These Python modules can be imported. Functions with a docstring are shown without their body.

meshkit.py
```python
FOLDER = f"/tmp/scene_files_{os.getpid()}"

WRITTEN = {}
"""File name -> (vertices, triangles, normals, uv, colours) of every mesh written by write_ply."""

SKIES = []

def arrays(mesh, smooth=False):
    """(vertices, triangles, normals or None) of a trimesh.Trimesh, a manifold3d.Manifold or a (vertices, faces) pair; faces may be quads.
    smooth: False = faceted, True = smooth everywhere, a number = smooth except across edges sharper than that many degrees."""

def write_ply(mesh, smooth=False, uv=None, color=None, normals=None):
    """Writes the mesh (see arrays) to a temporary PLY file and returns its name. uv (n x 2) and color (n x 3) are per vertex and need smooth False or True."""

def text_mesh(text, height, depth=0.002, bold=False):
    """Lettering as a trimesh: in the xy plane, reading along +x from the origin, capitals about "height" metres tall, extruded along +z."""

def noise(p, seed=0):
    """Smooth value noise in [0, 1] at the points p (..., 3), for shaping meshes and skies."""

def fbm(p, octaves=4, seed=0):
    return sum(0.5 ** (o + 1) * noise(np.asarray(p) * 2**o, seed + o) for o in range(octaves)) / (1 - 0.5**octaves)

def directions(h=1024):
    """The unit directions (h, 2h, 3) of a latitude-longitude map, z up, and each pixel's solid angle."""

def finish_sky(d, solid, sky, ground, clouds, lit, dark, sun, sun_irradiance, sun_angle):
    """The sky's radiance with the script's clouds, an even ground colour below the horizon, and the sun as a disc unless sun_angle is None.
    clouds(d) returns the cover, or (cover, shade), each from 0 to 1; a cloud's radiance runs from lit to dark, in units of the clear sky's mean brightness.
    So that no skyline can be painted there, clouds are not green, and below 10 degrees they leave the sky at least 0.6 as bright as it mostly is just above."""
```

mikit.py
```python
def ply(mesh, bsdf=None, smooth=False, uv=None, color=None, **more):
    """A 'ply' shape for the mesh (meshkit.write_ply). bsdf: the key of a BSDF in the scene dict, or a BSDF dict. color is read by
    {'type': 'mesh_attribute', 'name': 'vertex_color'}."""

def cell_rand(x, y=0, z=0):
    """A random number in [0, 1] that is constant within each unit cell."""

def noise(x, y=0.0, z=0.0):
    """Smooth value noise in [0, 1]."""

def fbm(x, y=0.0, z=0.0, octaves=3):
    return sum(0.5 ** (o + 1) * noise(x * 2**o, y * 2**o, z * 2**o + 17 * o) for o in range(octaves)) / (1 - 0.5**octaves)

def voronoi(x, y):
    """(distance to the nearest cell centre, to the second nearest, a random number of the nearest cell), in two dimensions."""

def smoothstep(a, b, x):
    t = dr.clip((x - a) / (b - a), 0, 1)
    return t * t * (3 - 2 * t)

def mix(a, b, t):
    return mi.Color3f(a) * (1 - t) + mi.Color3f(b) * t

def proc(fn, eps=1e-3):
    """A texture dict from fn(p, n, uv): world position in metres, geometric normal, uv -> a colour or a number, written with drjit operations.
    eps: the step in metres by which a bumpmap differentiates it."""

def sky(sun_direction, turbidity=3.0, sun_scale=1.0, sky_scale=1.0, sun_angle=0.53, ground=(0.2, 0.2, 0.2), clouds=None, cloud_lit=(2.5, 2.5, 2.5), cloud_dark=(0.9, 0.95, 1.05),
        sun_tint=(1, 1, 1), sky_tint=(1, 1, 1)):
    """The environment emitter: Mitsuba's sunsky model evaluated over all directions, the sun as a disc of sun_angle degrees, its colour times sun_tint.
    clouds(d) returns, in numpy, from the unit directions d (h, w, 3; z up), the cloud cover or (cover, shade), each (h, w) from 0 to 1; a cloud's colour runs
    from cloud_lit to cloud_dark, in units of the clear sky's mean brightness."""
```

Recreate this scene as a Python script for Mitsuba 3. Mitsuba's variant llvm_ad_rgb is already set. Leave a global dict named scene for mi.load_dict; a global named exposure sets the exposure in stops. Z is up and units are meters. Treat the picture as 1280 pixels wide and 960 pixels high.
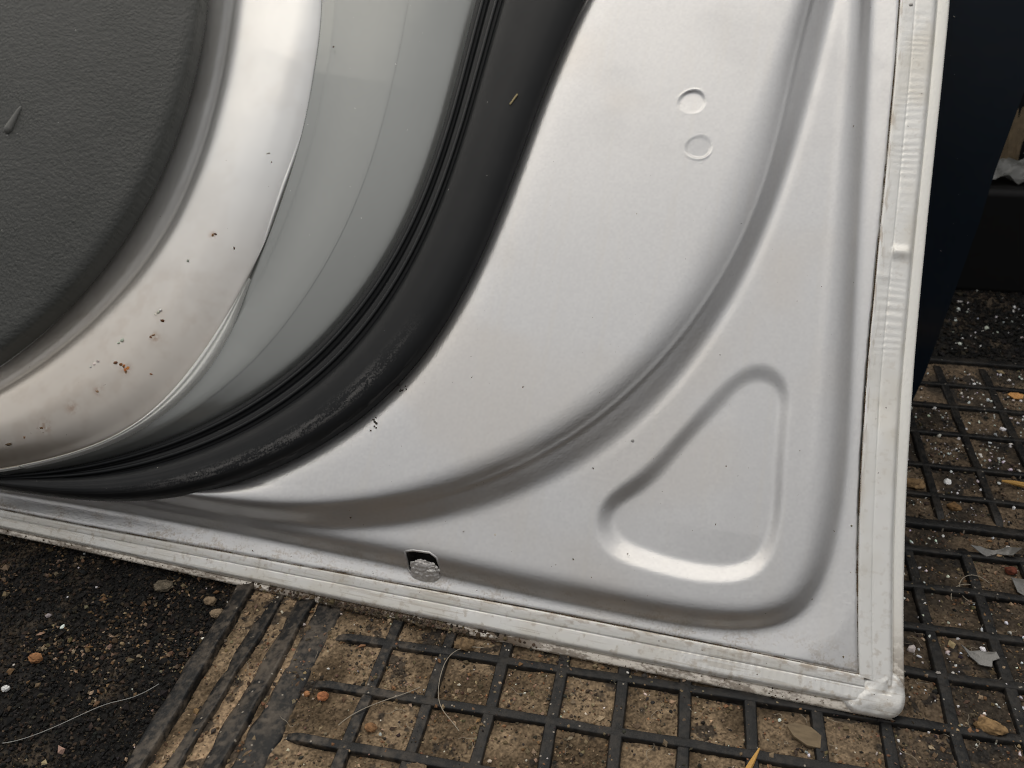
import math
import numpy as np, trimesh, shapely, drjit as dr, mitsuba as mi, mikit, meshkit
from scipy.interpolate import CubicSpline, PchipInterpolator
from scipy.ndimage import gaussian_filter
from scipy.spatial import cKDTree
from mikit import noise, fbm, voronoi, smoothstep, mix, proc

# ------------------------------------------------------------------ camera, sky, exposure
T = mi.ScalarTransform4f
scene, labels = {}, {}
CAM, FWD, UP = np.array([0.11139, -0.22681, 0.28387]), np.array([-0.19272, 0.82405, -0.53273]), np.array([-0.08550, 0.52674, 0.84572])
scene['camera'] = {'type': 'thinlens', 'aperture_radius': 0.0009, 'focus_distance': 0.345, 'fov': 62.72, 'fov_axis': 'x', 'near_clip': 0.01, 'far_clip': 60.0,
                   'to_world': T().look_at(origin=CAM.tolist(), target=(CAM + FWD).tolist(), up=UP.tolist())}


SUN = np.array([-0.30, 0.52, 0.80]) / np.linalg.norm([-0.30, 0.52, 0.80])


def overcast(d):                                   # an even cloud deck, brightest overhead and around the veiled sun
    up, near = np.clip(d[..., 2], 0, 1), d @ SUN
    glow = 0.62 * up + 0.5 * np.clip(near, 0, 1) ** 2
    return 1.0 + 0 * up, np.clip(1.0 - glow + 0.25 * (meshkit.fbm(d * 2.3, 3, 5) - 0.5), 0, 1)


scene['sky'] = mikit.sky(SUN, turbidity=4, sun_scale=0.2, sun_angle=80, ground=(0.10, 0.095, 0.09), clouds=overcast,
                         cloud_lit=(2.52, 2.50, 2.47), cloud_dark=(0.42, 0.42, 0.43), sun_tint=(0.90, 0.98, 1.08))
exposure = 2.15

CURVES = {  # door-local millimetres: x along the bottom edge, y up the leaning door; third number: height above the flange plane
 'trim': (26, [(-391.7,349.9), (-386.6,335), (-382.1,319.6), (-378.1,303.9), (-374.7,287.8), (-372.1,271.6), (-370.2,255.3), (-369.2,238.9), (-369,222.5), (-369.9,206.3), (-371.8,190.3), (-374.8,174.5), (-379.1,159), (-384.5,144), (-391.2,129.5), (-399.1,115.7), (-408.2,102.5), (-418.6,90.2), (-430.1,78.8), (-442.9,68.4), (-456.8,59.1), (-472,51)]),
 'rimdark': (37, [(-361.1,339.1), (-356.8,323.4), (-352.9,307.5), (-349.4,291.4), (-346.5,275), (-343.9,258.4), (-341.9,241.6), (-340.6,224.7), (-340.1,207.9), (-340.7,191.1), (-342.4,174.7), (-345.6,158.6), (-350.4,143.1), (-356.9,128.2), (-365.1,114), (-374.7,100.6), (-385.5,88), (-397.5,76.3), (-410.5,65.7), (-424.3,56), (-438.7,47.5), (-453.6,40.2)]),
 'rimedge': (37.8, [(-311.9,337.6), (-305.5,318.8), (-300.2,299.7), (-295.8,280.5), (-292.5,261.1), (-290.4,241.6), (-289.3,222.1), (-289.3,202.5), (-290.5,182.9), (-292.8,163.4), (-296.4,144), (-301.1,124.8), (-307.1,105.7), (-314.8,87.5), (-324.9,71), (-338.2,57.3), (-354.5,46.6), (-372.7,38.2), (-391.6,31.4), (-410.5,25.7), (-429.4,20.8), (-448.5,16.6)]),
 'sealin': (17, [(-219.4,356.1), (-221.5,333.5), (-222.4,310.7), (-222.8,287.8), (-223.1,264.7), (-223.7,241.6), (-225.3,218.4), (-228.2,195.3), (-233,172.7), (-240.2,150.8), (-249.9,130.1), (-262,110.8), (-276.5,93.6), (-293.2,78.4), (-311.8,65.3), (-331.9,54), (-353.1,44.4), (-375.1,36.3), (-397.6,29.6), (-420.1,24.1), (-442.5,19.7), (-464.2,16.1)]),
 'sealflat': (26, [(-198.2,347.4), (-201.1,324), (-203.2,301), (-204.6,278.2), (-205.9,255.3), (-207.4,232.2), (-209.4,208.7), (-212.4,185.3), (-217,162.2), (-223.6,140), (-232.6,119.1), (-244.7,99.9), (-259.9,82.7), (-277.6,67.7), (-297.4,55), (-318.7,44.7), (-340.7,36.9), (-363.2,31.5), (-385.8,27.7), (-408.5,24.3), (-431.4,20.3), (-454.3,14.7)]),
 'sealout': (19, [(-151.8,353.3), (-159.6,328.6), (-166.4,304.1), (-171.9,279.6), (-176.4,255), (-180.1,229.9), (-183.7,204.4), (-187.9,178.7), (-193.5,153.4), (-201.3,129.2), (-212.1,106.7), (-226.5,86.4), (-244.2,68.7), (-264.7,53.7), (-287.3,41.5), (-311.4,32.3), (-336.3,26.1), (-361.6,22.6), (-387,21), (-412.5,20.1), (-438,19.2), (-463.1,17.2)]),
 's1in': (20, [(-54,350.9), (-59,321.7), (-64.3,292.8), (-70,264), (-76,235.3), (-82.4,206.3), (-89.4,177.4), (-98.6,149.4), (-112,123.7), (-130.1,101), (-152.1,81.4), (-176.8,65), (-203.5,52.1), (-231.6,43.1), (-260.4,38), (-289.7,35.6), (-319.1,34.4), (-348.6,33.1), (-378.1,31.6), (-407.5,29.9), (-436.9,28.1), (-466.3,26.4)]),
 's1line': (14, [(-49.4,356.5), (-55.2,326.4), (-59.1,296.1), (-61.8,265.8), (-64.5,235.5), (-69.2,205.4), (-77.4,175.8), (-89.3,147.4), (-104.7,121.1), (-123.7,97.4), (-146.1,77.3), (-171.6,60.9), (-199.4,48.3), (-228.8,39.3), (-259,33.9), (-289.4,31.9), (-319.8,31.6), (-350.3,31.1), (-380.7,30), (-411.2,28.3), (-441.8,26.4), (-472.3,24.4)]),
 's1out': (9, [(-42.9,361.2), (-46.4,329.9), (-49.7,298.4), (-53.2,267), (-57.6,235.7), (-63.5,204.8), (-71.4,174.6), (-82.5,145.1), (-97,116.7), (-115.6,91.2), (-138.5,70), (-165,53.1), (-194,40.8), (-224.7,33), (-256.1,29.6), (-287.7,29.3), (-319.4,29.9), (-351,29.5), (-382.5,27.9), (-413.9,25.7), (-445.4,23.8), (-477.1,22.6)]),
 's2in': (9, [(-38.4,361.2), (-35.9,324.7), (-34.1,288.3), (-32.9,251.7), (-32,215.2), (-31.4,178.7), (-30.7,142.3), (-30,105.9), (-30.7,68.7), (-40.7,35.8), (-74,26.8), (-111.6,26.9), (-148.2,27.4), (-184.4,27.9), (-220.7,28.2), (-257.2,28.2), (-293.8,27.9), (-330.4,27.2), (-367,26.2), (-403.6,24.8), (-440,23.1), (-476.2,20.9)]),
 's2out': (1, [(-31.6,368.7), (-29.8,331.1), (-28.2,293.4), (-26.8,255.5), (-25.3,217.6), (-23.7,179.9), (-22,142.4), (-20.4,105), (-21.8,66.1), (-33.7,32), (-67.1,20.8), (-106.6,19.6), (-144.5,19.8), (-181.7,20.6), (-219.1,21.3), (-256.8,21.8), (-294.7,22), (-332.7,21.9), (-370.6,21.5), (-408.5,20.6), (-446.2,19.3), (-483.5,17.5)]),
 'hemin_b': (1.5, [(-7.4,14.5), (-29.9,14.6), (-52.4,14.7), (-74.9,14.6), (-97.4,14.5), (-119.9,14.4), (-142.4,14.2), (-164.9,13.9), (-187.4,13.6), (-209.8,13.3), (-232.3,13), (-254.8,12.6), (-277.3,12.3), (-299.8,11.9), (-322.3,11.6), (-344.8,11.3), (-367.3,11), (-389.8,10.8), (-412.3,10.6), (-434.7,10.5), (-457.2,10.4), (-479.7,10.4)]),
 'hemout_b': (0.8, [(-5.9,3.7), (-28.3,3.3), (-50.7,2.9), (-73.1,2.5), (-95.5,2.2), (-117.9,2), (-140.3,1.8), (-162.7,1.7), (-185.1,1.6), (-207.5,1.5), (-229.9,1.5), (-252.3,1.5), (-274.7,1.5), (-297.1,1.5), (-319.5,1.5), (-342,1.5), (-364.4,1.6), (-386.8,1.6), (-409.2,1.6), (-431.6,1.6), (-454,1.5), (-476.4,1.5)]),
 'edge_b': (0, [(5.9,0.2), (-17,-0.4), (-39.9,-0.9), (-62.9,-1.2), (-85.8,-1.5), (-108.8,-1.7), (-131.7,-1.9), (-154.7,-1.9), (-177.6,-1.9), (-200.6,-1.9), (-223.5,-1.9), (-246.5,-1.8), (-269.4,-1.7), (-292.4,-1.5), (-315.3,-1.4), (-338.3,-1.3), (-361.2,-1.2), (-384.2,-1.1), (-407.1,-1.1), (-430.1,-1.1), (-453.1,-1.2), (-476,-1.3)]),
 'hemin_r': (1.5, [(-18.8,368.1), (-17.8,351.3), (-17.1,334.4), (-16.6,317.5), (-16.3,300.6), (-16,283.8), (-16,266.9), (-16,250), (-16,233.1), (-16.1,216.2), (-16.2,199.3), (-16.2,182.4), (-16.2,165.5), (-16.2,148.6), (-16,131.8), (-15.6,114.9), (-15.1,98), (-14.4,81.2), (-13.5,64.3), (-12.3,47.5), (-10.9,30.6), (-9.1,13.8)]),
 'hemout_r': (0.8, [(-0.2,368.5), (0.1,351.5), (0.2,334.6), (0.2,317.6), (0.1,300.6), (-0.1,283.7), (-0.3,266.7), (-0.6,249.7), (-0.9,232.7), (-1.2,215.8), (-1.5,198.8), (-1.7,181.8), (-1.8,164.9), (-1.9,147.9), (-1.8,130.9), (-1.6,114), (-1.2,97), (-0.6,80.1), (0.1,63.1), (1.2,46.2), (2.4,29.3), (4,12.4)]),
 'edge_r': (0, [(5.8,369.1), (5.9,351.9), (5.8,334.7), (5.7,317.4), (5.4,300.2), (5.1,283), (4.7,265.7), (4.3,248.5), (3.9,231.2), (3.5,214), (3.2,196.8), (2.9,179.5), (2.7,162.3), (2.6,145.1), (2.7,127.8), (2.9,110.6), (3.2,93.4), (3.8,76.2), (4.6,58.9), (5.6,41.7), (6.9,24.5), (8.5,7.3)]),
 'tri_o': (0, [(-61.7,134.8), (-52.6,133.7), (-45.9,126), (-43.8,112.2), (-43.2,85), (-43.2,58.7), (-48.1,44.3), (-59.8,37.4), (-70.6,35.4), (-96.6,36.1), (-112.3,39.9), (-119.5,48.7), (-120.1,59.9), (-106.6,79.1), (-86.7,106.9), (-71,128.5)]),
 'tri_i': (0, [(-60.1,123.5), (-54.4,122.5), (-51.6,112.1), (-49.9,84.6), (-49.8,64.5), (-54.3,53.9), (-65.8,48.5), (-75.4,47.8), (-99.1,50.6), (-106.8,54.1), (-109.8,57.7), (-101.7,67.7), (-84.7,91.4), (-69.1,114.7)]),
}
rng = np.random.default_rng(7)
MM = 0.001


# ------------------------------------------------------------------ helpers
def numbered(key):
    if key not in scene and key not in labels:
        return key
    k = 1
    while f'{key}_{k:03d}' in scene or f'{key}_{k:03d}' in labels:
        k += 1
    return f'{key}_{k:03d}'


def put(name, mesh, bsdf, parent=None, smooth=False, label=None, cat=None, group=None, kind=None, **more):
    """One entry of the scene; with a parent it is a part of it."""
    key = numbered(f'{parent}__{name}' if parent else name)
    scene[key] = mikit.ply(mesh, bsdf, smooth, **more)
    lab = {k: v for k, v in (('label', label), ('category', cat), ('group', group), ('kind', kind)) if v}
    if lab:
        labels[key] = lab
    return key


def thing(name, label, cat, group=None):
    key = numbered(name)
    labels[key] = {'label': label, 'category': cat}
    if group:
        labels[key]['group'] = group
    return key


def grid_faces(n, m, keep=None):
    i, j = np.meshgrid(np.arange(n - 1), np.arange(m - 1), indexing='ij')
    a = i * m + j
    f = np.stack([a, a + m, a + m + 1, a + 1], -1).reshape(-1, 4)
    f = np.vstack([f[:, [0, 1, 2]], f[:, [0, 2, 3]]])
    return f if keep is None else f[keep.reshape(-1)[f].all(1)]


def tube(points, radii, sides=6, caps=True):
    """A polyline as a tube of varying radius."""
    p = np.asarray(points, float)
    t = np.gradient(p, axis=0)
    t /= np.linalg.norm(t, axis=1, keepdims=True) + 1e-12
    a = np.cross(t, [0.13, 0.21, 0.97])
    a /= np.linalg.norm(a, axis=1, keepdims=True) + 1e-12
    b, ang = np.cross(t, a), np.arange(sides) * 2 * np.pi / sides
    r = np.broadcast_to(radii, (len(p),))
    v = p[:, None] + r[:, None, None] * (np.cos(ang)[None, :, None] * a[:, None] + np.sin(ang)[None, :, None] * b[:, None])
    i, j = np.meshgrid(np.arange(len(p) - 1), np.arange(sides), indexing='ij')
    k = (j + 1) % sides
    q = np.stack([i * sides + j, i * sides + k, (i + 1) * sides + k, (i + 1) * sides + j], -1).reshape(-1, 4)
    f = np.vstack([q[:, [0, 1, 2]], q[:, [0, 2, 3]]])
    v = v.reshape(-1, 3)
    if caps:
        n = len(v)
        v = np.vstack([v, p[:1], p[-1:]])
        s = np.arange(sides)
        f = np.vstack([f, np.stack([s * 0 + n, (s + 1) % sides, s], 1), np.stack([s * 0 + n + 1, n - sides + s, n - sides + (s + 1) % sides], 1)])
    return trimesh.Trimesh(v, f, process=False)


OCTA = (np.array([[1, 0, 0], [-1, 0, 0], [0, 1, 0], [0, -1, 0], [0, 0, 1], [0, 0, -1.0]]),
        np.array([[0, 2, 4], [2, 1, 4], [1, 3, 4], [3, 0, 4], [2, 0, 5], [1, 2, 5], [3, 1, 5], [0, 3, 5]]))
ICO = trimesh.creation.icosphere(subdivisions=0)
ICO = (np.array(ICO.vertices), np.array(ICO.faces))


def grains(pos, size, color, base=OCTA, flat=0.7, jag=0.35):
    """Many loose crumbs as one mesh with one colour per crumb: (mesh, vertex colours)."""
    n, bv = len(pos), base[0]
    v = bv[None] * (1 + jag * rng.standard_normal((n, len(bv), 1)) * 0.6)
    v = v * np.stack([rng.uniform(0.7, 1.35, n), rng.uniform(0.6, 1.1, n), rng.uniform(0.5, 1.0, n)], -1)[:, None]
    q = rng.standard_normal((n, 4))
    q /= np.linalg.norm(q, axis=1, keepdims=True)
    w, x, y, z = q.T
    R = np.stack([1 - 2 * (y * y + z * z), 2 * (x * y - z * w), 2 * (x * z + y * w), 2 * (x * y + z * w), 1 - 2 * (x * x + z * z), 2 * (y * z - x * w),
                  2 * (x * z - y * w), 2 * (y * z + x * w), 1 - 2 * (x * x + y * y)], -1).reshape(n, 3, 3)
    v = np.einsum('nij,nkj->nki', R, v) * np.array([1, 1, flat]) * np.asarray(size)[:, None, None] + pos[:, None]
    f = base[1][None] + (np.arange(n) * len(bv))[:, None, None]
    return trimesh.Trimesh(v.reshape(-1, 3), f.reshape(-1, 3), process=False), np.repeat(color, len(bv), 0)


def pick(colors, n, spread=0.25):
    c = np.array(colors)[rng.integers(0, len(colors), n)]
    return np.clip(c * (1 + spread * rng.standard_normal((n, 1))) * (1 + 0.06 * rng.standard_normal((n, 3))), 0.004, 0.9)


def bsdf(name, **k):
    scene[name] = {'type': 'twosided', 'bsdf': {'type': 'principled', **k}}


def bumped(name, fn, scale, eps, **k):
    scene[name] = {'type': 'twosided', 'bsdf': {'type': 'bumpmap', 'tex': proc(fn, eps), 'scale': scale, 'bsdf': {'type': 'principled', **k}}}


def rgb(*c):
    return {'type': 'rgb', 'value': list(c)}


# ------------------------------------------------------------------ the door's own frame: origin at its lower right corner
ORIGIN = np.array([197.695, -0.36, 0.6])
EX, EY, EN = np.array([0.997023, -0.077104, 0.0]), np.array([0.0572993, 0.7409325, 0.6691306]), np.array([-0.0515925, -0.6671387, 0.7431448])


def W(x, y, w):
    """Door millimetres to world metres."""
    x, y, w = np.broadcast_arrays(np.asarray(x, float), np.asarray(y, float), np.asarray(w, float))
    return (ORIGIN + x[..., None] * EX + y[..., None] * EY + w[..., None] * EN) * MM


def door_xyw(p):
    """World point -> door millimetres, for the procedural materials."""
    q = [(p.x * 1000 - ORIGIN[0]), (p.y * 1000 - ORIGIN[1]), (p.z * 1000 - ORIGIN[2])]
    return tuple(q[0] * a[0] + q[1] * a[1] + q[2] * a[2] for a in (EX, EY, EN))


def curve(name, n=260, a=0.0, b=1.0):
    w, pts = CURVES[name]
    pts = np.array(pts, float)
    s = np.r_[0, np.cumsum(np.linalg.norm(np.diff(pts, axis=0), axis=1))]
    return CubicSpline(s / s[-1], pts)(np.linspace(a, b, n))


def closed_curve(name, n=400):
    pts = np.array(CURVES[name][1], float)
    pts = np.vstack([pts, pts[:1]])
    s = np.r_[0, np.cumsum(np.linalg.norm(np.diff(pts, axis=0), axis=1))]
    return CubicSpline(s / s[-1], pts, bc_type='periodic')(np.linspace(0, 1, n, endpoint=False))


def loft(rows, heights, sub=6, extra=None):
    """A sheet through rows of door-plane points; heights: one number or an array per row. extra(i, j grids 0..1) adds height in mm. Returns mesh, uv."""
    rows, h = np.array(rows), np.array([np.broadcast_to(x, len(rows[0])) for x in heights], float)
    k = np.arange(len(rows))
    t = np.linspace(0, len(rows) - 1, (len(rows) - 1) * sub + 1)
    xy, ww = PchipInterpolator(k, rows)(t), PchipInterpolator(k, h)(t)
    u, v = np.meshgrid(t / t[-1], np.linspace(0, 1, rows.shape[1]), indexing='ij')
    if extra is not None:
        ww = ww + extra(u, v, xy)
    P = W(xy[..., 0], xy[..., 1], ww)
    return trimesh.Trimesh(P.reshape(-1, 3), grid_faces(*ww.shape), process=False), np.stack([u, v], -1).reshape(-1, 2)


def mixc(a, b, t):
    return a * (1 - t) + b * t


# ------------------------------------------------------------------ materials
def dots(x, y, cell, r):
    """Round specks scattered one per cell: 1 inside."""
    d, _, k = voronoi(x / cell, y / cell)
    return smoothstep(1.15, 0.75, d * cell / (r * dr.square((k - 0.86) / 0.14) + 1e-4)) * dr.select(k > 0.86, 1.0, 0.0)


def silver_color(p, n, uv):
    x, y, w = door_xyw(p)
    c = mix([0.535, 0.53, 0.53], [0.59, 0.585, 0.58], fbm(x * 0.9, y * 0.9, w * 0.9, 2))
    haze_dirt = smoothstep(0.52, 0.75, fbm(x * 0.018 + 3, y * 0.018, 0.0, 3))
    c = mix(c, [0.52, 0.46, 0.39], 0.22 * haze_dirt)
    near_seam = smoothstep(30, 12, y) * smoothstep(0.48, 0.7, 0.5 * fbm(x * 0.16, y * 0.3, 2.0, 3) + 0.5 * fbm(x * 1.6, y * 1.6, 5.0, 3))
    c = mix(c, [0.30, 0.235, 0.16], 0.55 * near_seam)
    runs = smoothstep(0.56, 0.78, fbm(x * 0.30, y * 0.022, 6.0, 3))
    c = mix(c, [0.56, 0.53, 0.48], 0.12 * runs)
    return mix(c, [0.10, 0.08, 0.06], 0.25 * dots(x, y, 5.1, 0.2))


def silver_bump(p, n, uv):
    x, y, w = door_xyw(p)
    return fbm(x * 1.25, y * 1.25, w * 1.25, 2) + dr.select(voronoi(x / 5.3, y / 5.3)[0] * 5.3 < 0.3, 0.8, 0.0)


def silver_rough(p, n, uv):
    x, y, w = door_xyw(p)
    smear = smoothstep(0.5, 0.8, fbm(x * 0.03 + y * 0.02, y * 0.05 - x * 0.02, 2.0, 4))
    scratch = smoothstep(0.86, 0.95, noise(x * 1.1 + y * 0.5, y * 0.06 - x * 0.03, 7.0)) * smoothstep(0.5, 0.7, fbm(x * 0.02, y * 0.02, 3.0, 2))
    return 0.325 + 0.09 * smear + 0.06 * scratch


bumped('silver_paint', silver_bump, 0.000066, 2e-4, base_color=proc(silver_color), metallic=0.8, roughness=proc(silver_rough), specular=0.5, clearcoat=0.0)


def hem_color(p, n, uv):
    x, y, w = door_xyw(p)
    c = mix([0.70, 0.692, 0.665], [0.63, 0.605, 0.55], smoothstep(0.35, 0.7, fbm(x * 0.05, y * 0.05, 4.0, 3)))
    grime = smoothstep(0.55, 0.85, fbm(x * 0.5, y * 0.5, 7.0, 4)) * (0.35 + 0.65 * smoothstep(45, 8, y))
    c = mix(c, [0.36, 0.29, 0.21], 0.5 * grime)
    seam = smoothstep(3.0, 0.2, dr.abs(y - (13.8 + 0.0 * x))) * smoothstep(0.42, 0.7, fbm(x * 0.3, y * 0.9, 2.0, 4)) + smoothstep(0.5, 0.75, fbm(x * 0.9, y * 0.12, 5.0, 3)) * smoothstep(-12, -16, x) * smoothstep(30, 60, y)
    c = mix(c, [0.30, 0.225, 0.15], 0.5 * dr.clip(seam, 0, 1))
    streak = smoothstep(0.6, 0.8, fbm(x * 0.05, y * 1.4, 1.0, 2)) * smoothstep(16, 8, y)
    c = mix(c, [0.38, 0.33, 0.26], 0.4 * streak)
    return mix(c, [0.09, 0.06, 0.04], 0.8 * dots(x + 40, y, 4.6, 0.36))


bumped('hem_paint', silver_bump, 0.00006, 2e-4, base_color=proc(hem_color), metallic=0.42, roughness=0.34, specular=0.5, clearcoat=0.25, clearcoat_gloss=0.7)


def lip_color(p, n, uv):
    x, y, w = door_xyw(p)
    g = smoothstep(0.36, 0.62, 0.6 * fbm(x * 0.12, y * 0.5, 9.0, 4) + 0.4 * fbm(x * 0.9, y * 1.4, 4.0, 3))
    along = smoothstep(-110, -150, x) * smoothstep(-300, -230, x)
    g = dr.maximum(0.75 * g, along * smoothstep(0.36, 0.5, fbm(x * 0.1, y * 0.4, 3.0, 4))) * smoothstep(40, 8, y)
    return mix(mix([0.74, 0.725, 0.68], [0.60, 0.52, 0.42], smoothstep(60, 0, y) * 0.6), [0.12, 0.085, 0.055], g)


bumped('lip_paint', silver_bump, 0.00006, 2e-4, base_color=proc(lip_color), metallic=0.4, roughness=0.36, specular=0.5, clearcoat=0.3)


def rim_color(p, n, uv):
    x, y, w = door_xyw(p)
    c = mix([0.64, 0.635, 0.62], [0.58, 0.51, 0.43], smoothstep(210, 60, y) * 0.7)
    c = mix(c, [0.34, 0.24, 0.16], 0.16 * smoothstep(170, 110, y) * smoothstep(0.4, 0.85, fbm(x * 0.16, y * 0.16, 21.0, 5)))
    film = smoothstep(0.5, 0.72, fbm(x * 0.06, y * 0.06, 11.0, 4))
    c = mix(c, [0.45, 0.40, 0.35], 0.12 * film)
    halo = 0.0
    for hx, hy, hs in ((-341, 84.5, 2.4), (-352, 72.5, 2.2), (-363, 62.5, 2.6), (-375, 52, 3.0), (-331, 101, 2.2), (-316, 154.4, 1.8)):
        d2 = dr.square(x - hx) + dr.square(y - hy)
        halo = halo + dr.exp(-d2 / (hs * hs)) * smoothstep(0.25, 0.7, fbm(x * 0.7, y * 0.7, hx, 3))
    return mix(mix(c, [0.30, 0.15, 0.07], 0.55 * dr.clip(halo, 0, 1)), [0.2, 0.14, 0.09], 0.7 * dots(x, y + 9, 11.0, 0.45))


bsdf('rim_paint', base_color=proc(rim_color), metallic=0.85, roughness=0.27, specular=0.5, clearcoat=0.3, clearcoat_gloss=0.85)


def band_color(p, n, uv):
    x, y, w = door_xyw(p)
    c = mix([0.29, 0.297, 0.285], [0.26, 0.266, 0.255], fbm(x * 0.02, y * 0.02, 2.0, 2))
    return mix(c, [0.75, 0.74, 0.7], 0.6 * dots(x, y, 7.0, 0.28))


bsdf('band_paint', base_color=proc(band_color), metallic=0.6, roughness=0.24, specular=0.5, clearcoat=0.5, clearcoat_gloss=0.9)
bsdf('band_film', base_color=proc(lambda p, n, uv: band_color(p, n, uv) * 1.09), metallic=0.5, roughness=0.34, specular=0.5, clearcoat=0.6, clearcoat_gloss=0.9)


def seal_color(p, n, uv):
    x, y, w = door_xyw(p)
    c = mix([0.006, 0.007, 0.008], [0.010, 0.0105, 0.0115], fbm(x * 0.1, y * 0.1, 1.0, 2))
    across = smoothstep(0.64, 0.70, uv.x) * smoothstep(0.77, 0.72, uv.x)
    along = smoothstep(0.42, 0.52, uv.y) * smoothstep(0.80, 0.66, uv.y)
    chalk = across * along * smoothstep(0.42, 0.72, 0.65 * fbm(uv.x * 42, uv.y * 46, 3.0, 4) + 0.35 * noise(x * 2.2, y * 2.2))
    chalk = chalk + 0.35 * along * smoothstep(0.82, 0.84, uv.x) * smoothstep(0.88, 0.86, uv.x) * smoothstep(0.5, 0.7, fbm(uv.x * 60, uv.y * 60, 8.0, 3))
    dust = smoothstep(0.45, 0.75, fbm(uv.x * 55, uv.y * 9, 1.0, 3)) * smoothstep(0.5, 0.9, uv.y)
    c = mix(c, [0.24, 0.23, 0.22], dr.clip(0.36 * chalk + 0.06 * dust, 0, 1))
    return mix(c, [0.5, 0.48, 0.44], 0.8 * dots(x, y, 8.0, 0.26))


bsdf('seal_rubber', base_color=proc(seal_color), roughness=0.48, specular=0.27)
bsdf('rib_rubber', base_color=rgb(0.008, 0.009, 0.010), roughness=0.36, specular=0.35)


def trim_bump(p, n, uv):
    x, y, w = door_xyw(p)
    return fbm(x * 0.8 + 0.3 * y, y * 0.8 - 0.3 * x, 3.0, 3) + 0.45 * noise(x * 1.9 - y, y * 1.9 + x)


def trim_color(p, n, uv):
    x, y, w = door_xyw(p)
    c = mix([0.028, 0.030, 0.027], [0.042, 0.043, 0.040], fbm(x * 0.05, y * 0.05, 6.0, 3))
    return mix(c, [0.35, 0.35, 0.33], 0.7 * dots(x, y, 13.0, 0.5))


bumped('trim_plastic', trim_bump, 0.00042, 5e-4, base_color=proc(trim_color), roughness=0.5, specular=0.42)
bsdf('back_metal', base_color=rgb(0.45, 0.45, 0.44), metallic=0.3, roughness=0.5)


def foil_bump(p, n, uv):
    return voronoi(p.x * 620, p.y * 620 + p.z * 400)[0] + fbm(p.x * 900, p.y * 900, p.z * 900, 2)


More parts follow.
